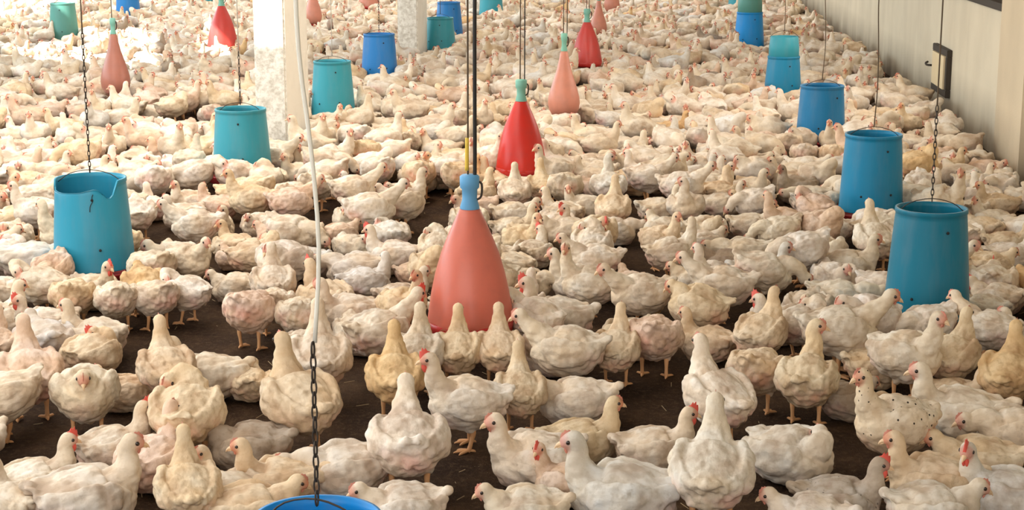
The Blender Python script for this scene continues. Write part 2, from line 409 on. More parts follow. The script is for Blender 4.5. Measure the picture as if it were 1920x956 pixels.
bm = bmesh.new(); box(bm, (XL-.2, YB, -.1), (XR+.2, YB+.2, ZR)); structure('wall_back', bm, 'grey_plaster')
for i, y0 in enumerate((10.95, 17.5, 24.4)):            # side windows with their dark wooden frames
    w = thing('window_%d' % (i+1), (XR, y0, .97), 'dark framed side window in the right wall', 'window'); w['kind'] = 'structure'
    del w['label']; del w['category']
    bm = bmesh.new()
    for lo, hi in (((-.03, 0, 0), (.14, 3.6, .05)), ((-.03, 0, 1.48), (.14, 3.6, 1.53)), ((-.03, 0, .05), (.14, .05, 1.48)), ((-.03, 3.55, .05), (.14, 3.6, 1.48)), ((0, 1.78, .05), (.10, 1.82, 1.48))): box(bm, lo, hi)
    link('window_frame', part_mesh('window_frame', bm, 'dark_wood', False), w)
    bm = bmesh.new(); n = 60
    rows = [[bm.verts.new((.06+.015*math.sin(k*1.3)+.006*noise.noise(Vector((k*.7, z, 0))), .05+3.5*k/n, z)) for k in range(n+1)] for z in (.05, .5, 1.0, 1.48)]
    rows2 = [[bm.verts.new(v.co+Vector((.006, 0, 0))) for v in r] for r in rows]
    for G, fl in ((rows, 0), (rows2, 1)):
        for A, B in zip(G, G[1:]):
            for k in range(n): bm.faces.new((A[k], A[k+1], B[k+1], B[k]) if fl else (A[k], B[k], B[k+1], A[k+1]))
    link('curtain', part_mesh('curtain', bm, 'curtain'), w)
# roof with added holes, cut so that the sun falls where the photograph shows it
def up(p):
    k = (ZR-p[2])/-SUN_DIR.z; return Vector((p[0]-SUN_DIR.x*k, p[1]-SUN_DIR.y*k, 0))
loops = [[Vector(p) for p in ((XL-.2, -3, 0), (XR+.2, -3, 0), (XR+.2, YB+.2, 0), (XL-.2, YB+.2, 0))]]
for poly in SUNLIT: loops.append([up(p) for p in poly])
flat = [v for l in loops for v in l]; bm = bmesh.new()
vs = [bm.verts.new((v.x, v.y, ZR)) for v in flat]
for tri in tessellate_polygon(loops):
    try: bm.faces.new([vs[i] for i in tri])
    except ValueError: pass
bmesh.ops.recalc_face_normals(bm, faces=bm.faces[:])
r = bmesh.ops.extrude_face_region(bm, geom=bm.faces[:])
for v in r['geom']:
    if isinstance(v, bmesh.types.BMVert): v.co.z += .05
structure('ceiling', bm, 'roof_sheet')
for i, y in enumerate((10.75, 16.95, 23.15, 29.35)):   # whitewashed piers
    bm = bmesh.new(); box(bm, (-2.62, y, -.05), (-2.41, y+.72, ZR), .012)
    o = link('pier', part_mesh('pier', bm, 'pier_plaster', False)); o['kind'] = 'structure'; o.name = 'trim_%d' % (i+2)
# small framed hatch low in the right wall
hatch = thing('wall_hatch', (XR, 13.35, .19), 'small dark-framed hatch with a cream board, low on the right wall', 'hatch')
bm = bmesh.new()
for lo, hi in (((-.04, -.34, -.01), (.0, .34, .05)), ((-.04, -.34, .305), (.0, .34, .36)), ((-.04, -.34, .05), (.0, -.27, .305)), ((-.04, .27, .05), (.0, .34, .305))): box(bm, lo, hi, .004)
link('frame', part_mesh('frame', bm, 'dark_wood', False), hatch)
bm = bmesh.new(); box(bm, (-.052, -.265, .05), (-.030, .265, .305)); link('board', part_mesh('board', bm, 'cream_board', False), hatch)
bm = bmesh.new(); tube(bm, [(-.045, .33, .18), (-.075, .36, .18), (-.08, .40, .19), (-.06, .42, .20)], .009); link('latch_hook', part_mesh('latch_hook', bm, 'rusty_metal'), hatch)
# ---------------------------------------------------------------- tube feeders
def plastic(c, dirt=.35):
    def f(nt, b):
        tc = N(nt, 'ShaderNodeTexCoord').outputs['Object']
        mp = N(nt, 'ShaderNodeMapping'); mp.inputs['Scale'].default_value = (1, 1, .18); nt.links.new(tc, mp.inputs['Vector'])
        n1 = noise_tex(nt, mp.outputs[0], 16, 4, .6); n2 = noise_tex(nt, tc, 6, 3)
        k = mix(nt, ramp(nt, n1, [(.48, 0.), (.72, dirt)]), c, tuple(x*.6+.12 for x in c))
        k = mix(nt, ramp(nt, n2, [(.5, 0.), (.75, .35)]), k, tuple(x*.7 for x in c))
        nt.links.new(k, b.inputs['Base Color'])
    return f
for nm, c in (('feeder_dark', (.008, .175, .270)), ('feeder_mid', (.010, .225, .41)), ('feeder_cyan', (.030, .300, .450)), ('feeder_teal', (.040, .310, .395)), ('feeder_blue', (.020, .190, .510)), ('feeder_deep', (.010, .175, .380)),
              ('feeder_green', (.10, .30, .26)), ('feeder_bright', (.005, .27, .72))):
    mat(nm, c, .40, .28, build=plastic(c))
mat('pan_red', (.36, .03, .03), .5, .4); mat('bolt_black', (.02, .018, .018), .6); mat('feed_mash', (.30, .20, .10), .95)
def barrel(rb, rt, h, notch=False, facets=0):
    bm = bmesh.new(); t = .0045
    def warp(a, r, z):
        if facets: r *= 1-.018*abs(math.sin(a*facets/2))
        r *= 1+.010*math.sin(2*a+z*3)
        if notch and z > h*.80:                        # broken-out piece of the rim
            ad = math.degrees(a)
            z = min(z, h*float(np.interp(ad, [190, 200, 235, 270, 293, 301, 318, 326, 338], [1.0, .885, .875, .890, .925, .915, .80, .84, 1.0])))
        return r, z
    zs = [0, .004, .02, h*.2, h*.4, h*.6, h*.8, h*.86, h*.92, h-.018, h-.016, h-.004, h]
    out = []
    for z in zs:
        r = rb+(rt-rb)*(z/h)**1.12
        if z <= .004: r += .003
        if z >= h-.016: r += .004
        out.append((r, z))
    inn = [(rt-t, h)]+[(rb+(rt-rb)*(z/h)**1.12-t, z) for z in (h-.02, h*.86, h*.8, h*.5, h*.2, 0)]
    rings = lathe(bm, out+inn, 64, warp)
    for k in range(64): bm.faces.new((rings[-1][k], rings[-1][(k+1) % 64], rings[0][(k+1) % 64], rings[0][k]))
    return bm
def feeder(px, py, m, label, h=.41, k=1.0, rt=.136, z0=.10, collar=None, notch=False, cord='cord_brown', chain_len=0, slack=0, sub=True, pan=True):
    p = unproject(px, py, z0); t = thing('tube_feeder', (p.x, p.y, z0), label, 'feeder', 'hanging blue tube feeders'); t.rotation_euler.z = R(random.uniform(-20, 20)) if not notch else 0
    rb = .166*k; rt = rt*k
    b = link('barrel', part_mesh('barrel', barrel(rb, rt, h, notch, 0), m), t)
    for a, z in ((-62, .10), (-118, .09), (-70, h-.075), (62, .1), (118, .1)):
        bm = bmesh.new(); rr = rb+(rt-rb)*z/h+.002; ball(bm, Vector((rr*math.cos(R(a)), rr*math.sin(R(a)), z)), .0062, 8)
        link('bolt', part_mesh('bolt', bm, 'bolt_black'), b)
    if notch:
        bm = bmesh.new()                               # the crack running down from the break
        pts = [Vector(((rb+(rt-rb)*(z/h)+.002)*math.cos(R(a)), (rb+(rt-rb)*(z/h)+.002)*math.sin(R(a)), z)) for a, z in ((292, .345), (290, .33), (291, .315), (287, .295), (286, .27))]
        tube(bm, pts, .0016, 6); link('crack', part_mesh('crack', bm, 'bolt_black'), b)
    if collar:
        bm = bmesh.new(); lathe(bm, [(rt*.93, 0), (rt*.98, .006), (rt*.97, collar[1]*.5), (rt*.90, collar[1]-.004), (rt*.88, collar[1]), (rt*.86, collar[1]), (rt*.92, collar[1]*.5), (rt*.93, 0)], 48)
        c = link('collar', part_mesh('collar', bm, collar[0]), t, (0, 0, h-.01)); h2 = h+collar[1]
    else: h2 = h
    if pan:
        bm = bmesh.new(); q = .205*k                       # red feeding pan with its rolled rim
        zb = -.062
        lathe(bm, [(.001, zb), (q*.86, zb), (q*.97, zb+.02), (q, zb+.046), (q+.004, zb+.052), (q+.002, zb+.058), (q-.006, zb+.056), (q-.010, zb+.045), (q*.93, zb+.022), (q*.82, zb+.008), (.001, zb+.008)], 48)
        pn = link('pan', part_mesh('pan', bm, 'pan_red'), t)
        bm = bmesh.new()
        for j in range(3):
            a = R(120*j+30); ca, sa = math.cos(a), math.sin(a)
            tube(bm, [(ca*q*.8, sa*q*.8, zb+.01), (ca*rb*.90, sa*rb*.90, -.01), (ca*rb*.86, sa*rb*.86, .03)], .006, 6)
        link('bracket', part_mesh('bracket', bm, 'pan_red'), pn)
    bm = bmesh.new()                                   # bail wire
    tube(bm, [(-rt*.97, 0, h2-.02), (-rt*.6, 0, h2+.018), (0, 0, h2+.035), (rt*.6, 0, h2+.018), (rt*.97, 0, h2-.02)], .0020, 6)
    link('bail_wire', part_mesh('bail_wire', bm, 'rusty_metal'), t)
    zc = h2+.035
    if chain_len:
        bm = bmesh.new(); chain(bm, (0, 0, zc-.01), (0, 0, zc+chain_len)); link('chain', part_mesh('chain', bm, 'rusty_metal'), t)
    bm = bmesh.new(); top = ZR-z0; n = 14; pts = []
    for i in range(n+1):
        u = i/n; pts.append((slack*.03*math.sin(u*19)*(1-u*.3), slack*.02*math.sin(u*13+1), zc+chain_len+(top-zc-chain_len)*u))
    tube(bm, pts, .0040 if cord == 'cord_white' else .0030, 8); link('cord', part_mesh('cord', bm, cord), t)
    return t
feeder(1736, 588, 'feeder_dark', 'largest blue tube feeder on the right with chickens at its red pan', h=.425, rt=.133, chain_len=.36)
feeder(1632, 392, 'feeder_mid', 'blue tube feeder directly behind the largest one on the right', h=.40, rt=.142, slack=.3)
feeder(1538, 260, 'feeder_deep', 'deep blue tube feeder, third from the front in the right row', h=.365, rt=.142, slack=.5)
feeder(1467, 180, 'feeder_mid', 'blue tube feeder with a teal collar stacked on top, right row', h=.33, k=.93, collar=('feeder_teal', .17))
feeder(1404, 88, 'feeder_bright', 'bright blue tube feeder with a green collar, far right row', h=.38, collar=('feeder_green', .20))
feeder(1386, 22, 'feeder_teal', 'farthest teal tube feeder of the right row, at the top edge')
feeder(178, 497, 'feeder_cyan', 'large light blue tube feeder on the left with broken, cracked rim', h=.395, k=1.06, rt=.142, notch=True, chain_len=.62)
feeder(455, 322, 'feeder_teal', 'teal blue tube feeder left of the nearest white pier', h=.38, k=1.04, rt=.140, chain_len=.3, cord='cord_grey')
feeder(625, 213, 'feeder_teal', 'teal tube feeder just right of the nearest white pier', h=.40, cord='cord_grey')
feeder(712, 146, 'feeder_blue', 'blue tube feeder left of the second white pier', h=.40, slack=.8, cord='cord_white', chain_len=.3)
feeder(842, 72, 'feeder_blue', 'blue tube feeder showing its red pan, right of the second white pier', h=.42, rt=.128)
feeder(826, 92, 'feeder_teal', 'teal tube feeder half hidden behind the second white pier', h=.34)
feeder(921, 36, 'feeder_teal', 'far teal tube feeder right of the third white pier')
feeder(121, 74, 'feeder_green', 'grey-green tube feeder in the far left corner', h=.42)
feeder(241, 35, 'feeder_blue', 'far blue tube feeder behind the brownish teardrop drinker')
feeder(382, 16, 'feeder_teal', 'far teal tube feeder at the top edge behind the sunlit drinker')
q = unproject(595, 969, .57)
pb = project((q.x, q.y, .18))
feeder(pb[0], pb[1], 'feeder_bright', 'bright blue tube feeder at the bottom edge, hung by chain and white cord', h=.39, k=.87, rt=.134, z0=.18, chain_len=.30, cord='cord_white', slack=.45)

# ---------------------------------------------------------------- bell drinkers
def bellmat(c, trans):
    def f(nt, b):
        tc = N(nt, 'ShaderNodeTexCoord').outputs['Object']; n1 = noise_tex(nt, tc, 14, 3)
        k = mix(nt, ramp(nt, n1, [(.45, 0.), (.75, .4)]), c, tuple(x*.72+.03 for x in c)); nt.links.new(k, b.inputs['Base Color'])
        tr = N(nt, 'ShaderNodeBsdfTranslucent'); nt.links.new(k, tr.inputs['Color'])
        ms = N(nt, 'ShaderNodeMixShader'); ms.inputs[0].default_value = trans
        nt.links.new(b.outputs[0], ms.inputs[1]); nt.links.new(tr.outputs[0], ms.inputs[2]); nt.links.new(ms.outputs[0], nt.nodes['Material Output'].inputs[0])
    return f
for nm, c in (('bell_salmon', (.86, .25, .17)), ('bell_red', (.80, .045, .028)), ('bell_pale', (.80, .36, .26)), ('bell_brown', (.60, .24, .17)), ('bell_coral', (.80, .10, .085))):
    mat(nm, c, .32, .5, build=bellmat(c, .35))
mat('cap_blue', (.13, .36, .62), .5); mat('cap_green', (.20, .45, .36), .5); mat('trough_red', (.55, .035, .03), .35, .5)
CONE = [(.034, .445), (.040, .438), (.056, .402), (.081, .345), (.107, .280), (.129, .205), (.144, .135), (.154, .070), (.159, .025), (.160, .005), (.157, .0)]
DROP = [(.022, .470), (.028, .455), (.036, .410), (.050, .345), (.073, .270), (.096, .200), (.111, .140), (.115, .100), (.108, .055), (.088, .018), (.070, .0)]
def bell(px, py, m, cap, label, k=1.0, shape=CONE, z0=.14, hose=None, clip=False):
    p = unproject(px, py, z0); t = thing('bell_drinker', (p.x, p.y, z0), label, 'drinker', 'hanging bell drinkers')
    def warp(a, r, z):
        w = max(0, 1-z/.13); return r*(1+.020*w*math.cos(9*a)), z+(.012*w*math.cos(9*a) if shape is CONE else 0)
    pr = [(r*k, z*k) for r, z in shape]; inn = [(max(.004, r-.004), z-(0 if i else .004)) for i, (r, z) in enumerate(pr)][::-1]
    bm = bmesh.new(); rings = lathe(bm, pr+inn, 54, warp)
    for kk in range(54): bm.faces.new((rings[-1][kk], rings[-1][(kk+1) % 54], rings[0][(kk+1) % 54], rings[0][kk]))
    link('bell', part_mesh('bell', bm, m), t)
    q = pr[-1][0]*(.98 if shape is CONE else .8)
    bm = bmesh.new(); rings = lathe(bm, [(q*.55, .012), (q*.60, -.018), (q*.80, -.028), (q*1.02, -.012), (q*1.055, .022), (q*1.02, .026), (q*.94, -.004), (q*.80, -.018), (q*.64, -.010), (q*.58, .014)], 48)
    for kk in range(48): bm.faces.new((rings[-1][kk], rings[-1][(kk+1) % 48], rings[0][(kk+1) % 48], rings[0][kk]))
    link('trough', part_mesh('trough', bm, 'trough_red'), t)
    h = pr[0][1]; r0 = pr[0][0]
    bm = bmesh.new(); lathe(bm, [(.001, h-.01), (r0*1.02, h-.01), (r0*1.06, h+.004), (r0*.80, h+.035), (r0*.84, h+.07), (r0*1.05, h+.078), (r0*1.07, h+.118), (r0*.86, h+.124), (.001, h+.126)], 32)
    cp = link('valve_cap', part_mesh('valve_cap', bm, cap), t)
    bm = bmesh.new(); tube(bm, [(r0*.7, 0, h+.03), (r0*1.25, 0, h+.045), (r0*1.3, 0, h+.09), (r0*.8, 0, h+.10)], .0045, 6); link('spring_lever', part_mesh('spring_lever', bm, 'rusty_metal'), cp)
    zc = h+.12; top = ZR-z0
    bm = bmesh.new(); tube(bm, [(-.006, 0, zc), (-.004, .004, zc+(top-zc)*.3), (-.007, 0, zc+(top-zc)*.6), (-.003, 0, top)], .0035, 6); link('cord', part_mesh('cord', bm, 'cord_brown'), t)
    if hose:
        bm = bmesh.new(); tube(bm, [(.018, 0, zc-.02), (.020, 0, zc+.05), (.021, .0, zc+.5), (.026, .01, zc+1.3), (.030, .01, top)], hose, 8); link('hose', part_mesh('hose', bm, 'hose_black'), t)
    if clip:
        bm = bmesh.new(); tube(bm, [(-.010, -.004, zc+.02), (-.009, -.004, zc+.07), (-.008, -.004, zc+.14)], .0075, 8); link('cord_clip', part_mesh('cord_clip', bm, 'yellow_plastic'), t)
    return t
bell(882, 610, 'bell_salmon', 'cap_blue', 'large salmon bell drinker with a blue cap in the centre foreground', hose=.0075, clip=True)
bell(977, 320, 'bell_red', 'cap_green', 'bright red bell drinker behind the large salmon one', k=.92, hose=.0036)
bell(1057, 218, 'bell_pale', 'cap_green', 'pale salmon teardrop drinker up and right of the bright red one', k=1.0, shape=DROP, z0=.16, hose=.003)
bell(1100, 120, 'bell_coral', 'cap_green', 'coral red bell drinker, fourth from the front in the middle row', k=.90, hose=.003)
bell(1122, 66, 'bell_pale', 'cap_green', 'pale pink drinker directly behind the coral red one', k=.85, shape=DROP)
bell(1147, 22, 'bell_pale', 'cap_green', 'farthest pink drinker of the middle row, at the top edge', k=.95, shape=DROP)
bell(218, 176, 'bell_brown', 'cap_green', 'brownish pink teardrop drinker in front of the sunlit birds', k=1.02, shape=DROP, z0=.16)
bell(418, 90, 'bell_coral', 'cap_green', 'sunlit red bell drinker left of the nearest white pier', k=1.0, hose=.003)
bell(588, 44, 'bell_pale', 'cap_green', 'pink drinker half hidden by the nearest white pier', k=.95, shape=DROP)
bell(692, 14, 'bell_pale', 'cap_green', 'far pink drinker above the blue feeder, at the top edge', k=1.0)
# ---------------------------------------------------------------- the flock
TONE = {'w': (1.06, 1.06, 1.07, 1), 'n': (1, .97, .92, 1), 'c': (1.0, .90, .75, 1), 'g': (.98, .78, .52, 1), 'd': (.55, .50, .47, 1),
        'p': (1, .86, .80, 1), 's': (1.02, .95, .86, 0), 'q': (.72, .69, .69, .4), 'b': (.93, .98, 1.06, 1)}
# body centre in the photograph (x, y), pose, heading (0 right, 90 away, 180 left, 270 towards the camera), size, tone, comb, label
NEAR = [
 (66, 907, 'sit', 15, 1.0, 'w', 1, 'white chicken with a red comb resting in the bottom left corner facing right'),
 (28, 948, 'sit_left', 120, .95, 'n', 1, 'chicken with a bright red comb cut off by the bottom left corner'),
 (165, 936, 'sit', 10, 1.2, 'w', 0, 'large white hen resting at the bottom left, looking right'),
 (290, 868, 'sit', 60, 1.12, 'p', 0, 'plump white chicken resting with its pinkish rump toward us, lower left'),
 (215, 843, 'sit', 25, .95, 'n', 1, 'chicken resting on the dark litter at lower left, facing right toward the pile'),
 (362, 915, 'alert', 95, .92, 'c', 0, 'cream chicken stretching its neck up, seen from behind near the bottom edge'),
 (425, 935, 'sit_left', 130, 1.0, 'n', 0, 'chicken looking back left at the bottom edge, left of the chain-hung feeder'),
 (522, 905, 'sit', 178, 1.0, 'c', 0, 'cream chicken facing left just above the bottom edge feeder'),
 (472, 952, 'sit_low', 10, 1.05, 'c', 0, 'cream chicken resting left of the bottom edge feeder'),
 (292, 690, 'alert', 100, 1.0, 'c', 0, 'cream chicken with a tall upright neck at the top of the left pile'),
 (262, 735, 'sit_right', 200, .85, 'c', 0, 'cream chicken whose red face peers out of the left side of the pile'),
 (385, 710, 'sit', 182, 1.1, 'n', 0, 'greyish white chicken lying across the back of the left pile'),
 (352, 775, 'preen', 80, 1.15, 'c', 0, 'yellow-lit chicken with ruffled back at the front of the left pile'),
 (562, 750, 'alert', 118, 1.2, 'c', 0, 'big cream chicken with a tall neck and pink rump left of centre'),
 (468, 720, 'sit_low', 85, .8, 'c', 0, 'small cream chicken squeezed behind the left pile'),
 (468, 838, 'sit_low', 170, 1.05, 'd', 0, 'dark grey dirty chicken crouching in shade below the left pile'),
 (600, 672, 'alert', 92, 1.12, 'n', 0, 'white chicken with a long upright neck behind the hanging chain'),
 (658, 882, 'lie', 185, 1.12, 'w', 0, 'white chicken lying left of centre behind the bottom edge feeder'),
 (752, 825, 'reach', 92, 1.2, 'w', 0, 'big white chicken seen from behind, legs showing, lower centre'),
 (742, 705, 'alert', 92, 1.05, 'g', 0, 'ginger-stained chicken seen from behind, left of the red-combed hen'),
 (876, 752, 'stand', 188, 1.08, 'w', 1, 'white hen with bright red comb and wattles standing in the centre'),
 (752, 958, 'sit_low', 188, 1.0, 'w', 0, 'white chicken facing left at the bottom edge, just right of the bottom edge feeder'),
 (985, 962, 'sit_low', 182, 1.0, 'w', 0, 'white chicken facing left at the bottom edge, below the round-breasted white one'),
 (866, 660, 'alert', 88, .92, 'c', 0, 'left one of two chickens drinking side by side at the salmon bell'),
 (926, 658, 'alert', 92, .92, 'c', 0, 'right one of two chickens drinking side by side at the salmon bell'),
 (975, 735, 'alert', 95, .92, 'c', 0, 'cream chicken with raised neck seen from behind, right of the red-combed hen'),
 (1080, 752, 'sit_low', 186, 1.08, 'w', 0, 'white chicken crouching low facing left, right of centre'),
 (1000, 862, 'sit', 200, 1.15, 'w', 0, 'round-breasted white chicken sitting upright and looking left, lower centre'),
 (1090, 832, 'sit', 20, 1.0, 'c', 0, 'cream chicken looking right behind the round-breasted white one'),
 (1165, 930, 'sit', 176, 1.30, 'b', 0, 'very large white hen at the bottom edge facing left with dusty tail'),
 (1062, 905, 'sit_left', 160, .85, 'p', 1, 'red-faced chicken squeezed beside the very large white hen'),
 (1228, 845, 'sit', 12, 1.0, 'n', 1, 'chicken with a vivid red comb sitting alone and facing right, lower centre right'),
 (1335, 882, 'alert', 88, 1.18, 'w', 0, 'fluffy white chicken seen from behind with its tall neck raised, lower right'),
 (1345, 740, 'alert', 125, 1.12, 'w', 0, 'slender white chicken stretching up and away to the left'),
 (1485, 852, 'tuck', 325, 1.12, 'w', 0, 'round ball of a white chicken with head tucked, alone on dark litter'),
 (1514, 710, 'look_right', 82, 1.08, 'c', 0, 'tall cream chicken standing with its back to us, head turned right'),
 (1420, 695, 'feed', 72, 1.0, 'c', 0, 'cream chicken standing tail-on between the slender white and tall cream ones'),
 (1428, 625, 'alert', 62, 1.0, 'c', 0, 'cream chicken looking right, right of the picture centre'),
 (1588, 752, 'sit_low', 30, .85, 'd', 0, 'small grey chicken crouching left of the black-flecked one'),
 (1675, 795, 'stand', 215, 1.12, 's', 0, 'white chicken with black flecks on its side, lower right'),
 (1800, 778, 'sit', 184, 1.22, 'n', 0, 'large pale hen resting and facing left, behind the black-flecked chicken'),
 (1900, 812, 'lie', 200, 1.1, 'n', 0, 'pale chicken lying at the right edge behind the large pale hen'),
 (1830, 868, 'sit_low', 184, 1.08, 'c', 0, 'cream chicken lying low in the lower right, facing left'),
 (1748, 906, 'sit', 186, 1.12, 'c', 0, 'cream chicken with a white face resting just below the low-lying one'),
 (1572, 947, 'sit', 8, 1.0, 'q', 1, 'grey dirt-speckled chicken at the bottom edge facing right'),
 (1520, 975, 'sit_low', 176, 1.0, 'w', 0, 'white chicken with a pink head at the bottom edge, lower right'),
 (1885, 932, 'sit_left', 170, 1.1, 'b', 1, 'bluish white chicken with a ginger face in the bottom right corner'),
 (1752, 962, 'sit_low', 20, 1.1, 'w', 0, 'white back of a chicken cut off at the bottom right edge'),
 (1892, 702, 'alert', 82, 1.02, 'g', 0, 'ginger-stained chicken seen from behind at the right edge'),
 (1786, 665, 'alert', 62, 1.0, 'c', 0, 'cream chicken looking right in front of the largest right-hand feeder'),
 (1700, 668, 'stand', 325, 1.12, 'n', 0, 'pink-faced pale chicken standing in front left of the largest right-hand feeder'),
 (1790, 742, 'sit', 350, .82, 'c', 0, 'small head looking right above the large pale hen'),
 (1585, 622, 'reach', 12, 1.2, 'n', 0, 'big cream chicken leaning toward the largest right-hand feeder'),
 (1578, 562, 'lie', 6, 1.15, 'n', 0, 'long cream chicken lying left of the largest right-hand feeder'),
 (1632, 686, 'sit_low', 30, .95, 'c', 0, None), (1668, 622, 'sit_low', 200, .8, 'c', 0, None),
 (1868, 562, 'sit_low', 160, 1.0, 'n', 1, None), (1872, 615, 'reach', 150, 1.0, 'n', 0, None), (1915, 650, 'sit', 170, 1.0, 'n', 0, None),
 (1308, 572, 'puff', 172, 1.08, 'c', 0, 'round fluffy cream chicken standing right of centre'),
 (1228, 632, 'feed', 85, 1.05, 'p', 0, 'chicken with bare pink rump standing tail-on, right of centre'),
 (1156, 655, 'alert', 80, .92, 'c', 0, 'slim cream chicken left of the pink-rumped one'),
 (1212, 570, 'sit_low', 70, .72, 'g', 0, 'small ginger-backed chicken above the pink-rumped one'),
 (1325, 645, 'sit', 150, .95, 'c', 0, None), (1300, 525, 'sit_low', 178, .95, 'n', 0, None),
 (1425, 515, 'sit', 8, 1.1, 'b', 0, 'bluish white plump chicken resting, left of the long cream one'),
 (1390, 478, 'lie', 182, 1.15, 'n', 0, None), (1240, 452, 'stand', 315, 1.0, 'c', 0, None),
 (1045, 600, 'sit', 176, 1.25, 'w', 1, 'large white chicken with red face right of the salmon bell, facing left'),
 (1062, 655, 'reach', 172, 1.15, 'n', 0, 'white chicken with pink vent drinking from the right of the salmon bell'),
 (1085, 532, 'sit', 180, 1.15, 'w', 0, None), (1180, 535, 'sit_low', 110, .95, 'p', 0, None),
 (1110, 462, 'preen', 80, 1.1, 'w', 0, None), (1052, 402, 'sit', 145, 1.1, 'n', 0, None), (1150, 390, 'alert', 85, 1.05, 'c', 0, None),
 (965, 432, 'sit', 20, 1.05, 'n', 0, None), (1000, 475, 'sit_left', 60, 1.0, 'n', 1, None), (1236, 395, 'sit', 20, 1.05, 'n', 0, None),
 (1215, 332, 'reach', 15, 1.1, 'w', 0, None), (1320, 455, 'sit_low', 30, .95, 'n', 0, None), (1410, 425, 'sit', 10, 1.0, 'n', 0, None),
 (1460, 432, 'feed', 200, 1.0, 'n', 0, None), (1540, 425, 'preen', 300, 1.1, 'p', 0, None), (1590, 500, 'sit', 5, 1.15, 'n', 0, None),
 (1640, 450, 'alert', 110, 1.1, 'n', 0, None), (1530, 385, 'lie', 20, 1.2, 'n', 0, None), (1355, 385, 'sit', 10, 1.0, 'n', 0, None),
 (1410, 385, 'sit_low', 190, 1.0, 'c', 0, None), (1860, 500, 'sit_low', 30, 1.0, 'c', 0, None), (1890, 460, 'sit', 20, 1.0, 'c', 0, None),
 (1840, 430, 'sit_low', 140, 1.0, 'c', 0, None), (1870, 385, 'sit', 190, 1.0, 'c', 0, None),
 (175, 635, 'sit', 150, 1.05, 'n', 0, 'greyish white chicken with folded dark wing line below the cracked feeder'),
 (160, 735, 'puff', 268, 1.05, 'n', 0, 'round fluffy chicken facing us with its head low, left side'),
 (55, 700, 'alert', 96, 1.12, 'p', 0, 'chicken with tall neck and pink vent seen from behind, left edge'),
 (70, 640, 'sit_low', 110, 1.15, 'b', 0, 'broad bluish white back of a chicken behind the tall-necked one, left edge'),
 (4, 745, 'feed', 190, 1.0, 'n', 0, None), (5, 650, 'sit', 80, 1.0, 'p', 0, None), (-8, 600, 'sit', 30, 1.1, 'n', 0, None),
 (137, 555, 'feed', 78, 1.0, 'c', 0, 'leftmost of four chickens feeding in front of the cracked feeder'),
 (222, 560, 'feed', 96, .98, 'n', 0, 'second from the left of four chickens feeding at the cracked feeder'),
 (292, 558, 'feed', 118, .95, 'n', 0, 'third from the left of four chickens feeding at the cracked feeder'),
 (345, 548, 'preen', 140, .95, 'w', 0, 'rightmost of four chickens gathered in front of the cracked feeder'),
 (335, 492, 'sit_low', 172, 1.28, 'w', 0, 'large white chicken resting right of the cracked feeder'),
 (70, 492, 'lie', 8, 1.45, 'b', 0, 'very large grey-white chicken resting left of the cracked feeder'),
 (68, 398, 'stand', 185, 1.05, 'w', 0, None), (366, 422, 'reach', 182, 1.08, 'w', 0, None),
 (470, 372, 'stand', 182, 1.12, 'c', 0, 'cream hen standing in profile facing left under the teal blue feeder'),
 (548, 365, 'feed', 70, 1.05, 'n', 0, None), (592, 348, 'feed', 60, 1.05, 'n', 0, None),
 (695, 392, 'reach', 10, 1.2, 'w', 0, None), (745, 378, 'sit_low', 150, 1.1, 'w', 0, None),
 (735, 482, 'sit', 165, 1.12, 'w', 1, None), (585, 452, 'sit_low', 60, .9, 'n', 1, None), (520, 447, 'sit_low', 150, 1.0, 'p', 0, None),
 (640, 440, 'sit_low', 30, .9, 'p', 0, None), (665, 505, 'lie', 165, 1.2, 'w', 0, None), (570, 492, 'sit_low', 170, 1.05, 'b', 0, None),
 (512, 528, 'alert', 92, 1.0, 'n', 0, None), (468, 585, 'feed', 62, 1.05, 'p', 0, 'ruffled pinkish chicken with orange leg stretched on the litter, left of centre'),
 (515, 572, 'feed', 90, .9, 'n', 0, None), (562, 592, 'feed', 88, .95, 'n', 0, None),
 (655, 590, 'sit', 190, 1.15, 'n', 0, None), (715, 622, 'reach', 35, 1.15, 'n', 1, 'chicken drinking from the left side of the salmon bell'),
 (755, 562, 'sit', 18, 1.0, 'n', 0, None), (785, 665, 'alert', 82, .98, 'n', 0, 'pale chicken standing tight against the left front of the salmon bell'),
 (436, 485, 'sit_low', 120, .8, 'p', 0, None), (440, 540, 'sit_low', 170, .95, 'n', 0, None), (830, 470, 'sit', 350, .85, 'c', 0, None),
 (780, 515, 'sit_low', 20, .85, 'p', 0, None),
 (765, 265, 'feed', 85, 1.0, 'n', 0, None), (785, 325, 'feed', 95, 1.1, 'c', 0, None), (715, 318, 'sit_low', 170, 1.15, 'c', 0, None),
 (860, 330, 'feed', 60, 1.1, 'c', 0, None), (925, 345, 'sit', 120, 1.1, 'c', 0, None), (965, 360, 'alert', 90, .98, 'n', 0, None),
 (1015, 350, 'alert', 94, .95, 'c', 0, None), (1060, 350, 'feed', 80, 1.1, 'n', 0, None), (1120, 325, 'sit_low', 170, 1.1, 'n', 0, None),
 (1260, 245, 'sit', 15, 1.1, 'g', 0, 'golden yellow stained chicken in the middle distance, right of the drinkers'),
 (1508, 290, 'feed', 85, .95, 'n', 0, None), (1562, 290, 'feed', 95, 1.0, 'c', 0, None),
 (1720, 310, 'preen', 30, 1.2, 'g', 0, None), (1825, 345, 'sit', 5, 1.0, 'n', 0, None), (1770, 318, 'sit', 10, 1.05, 'c', 0, None),
]
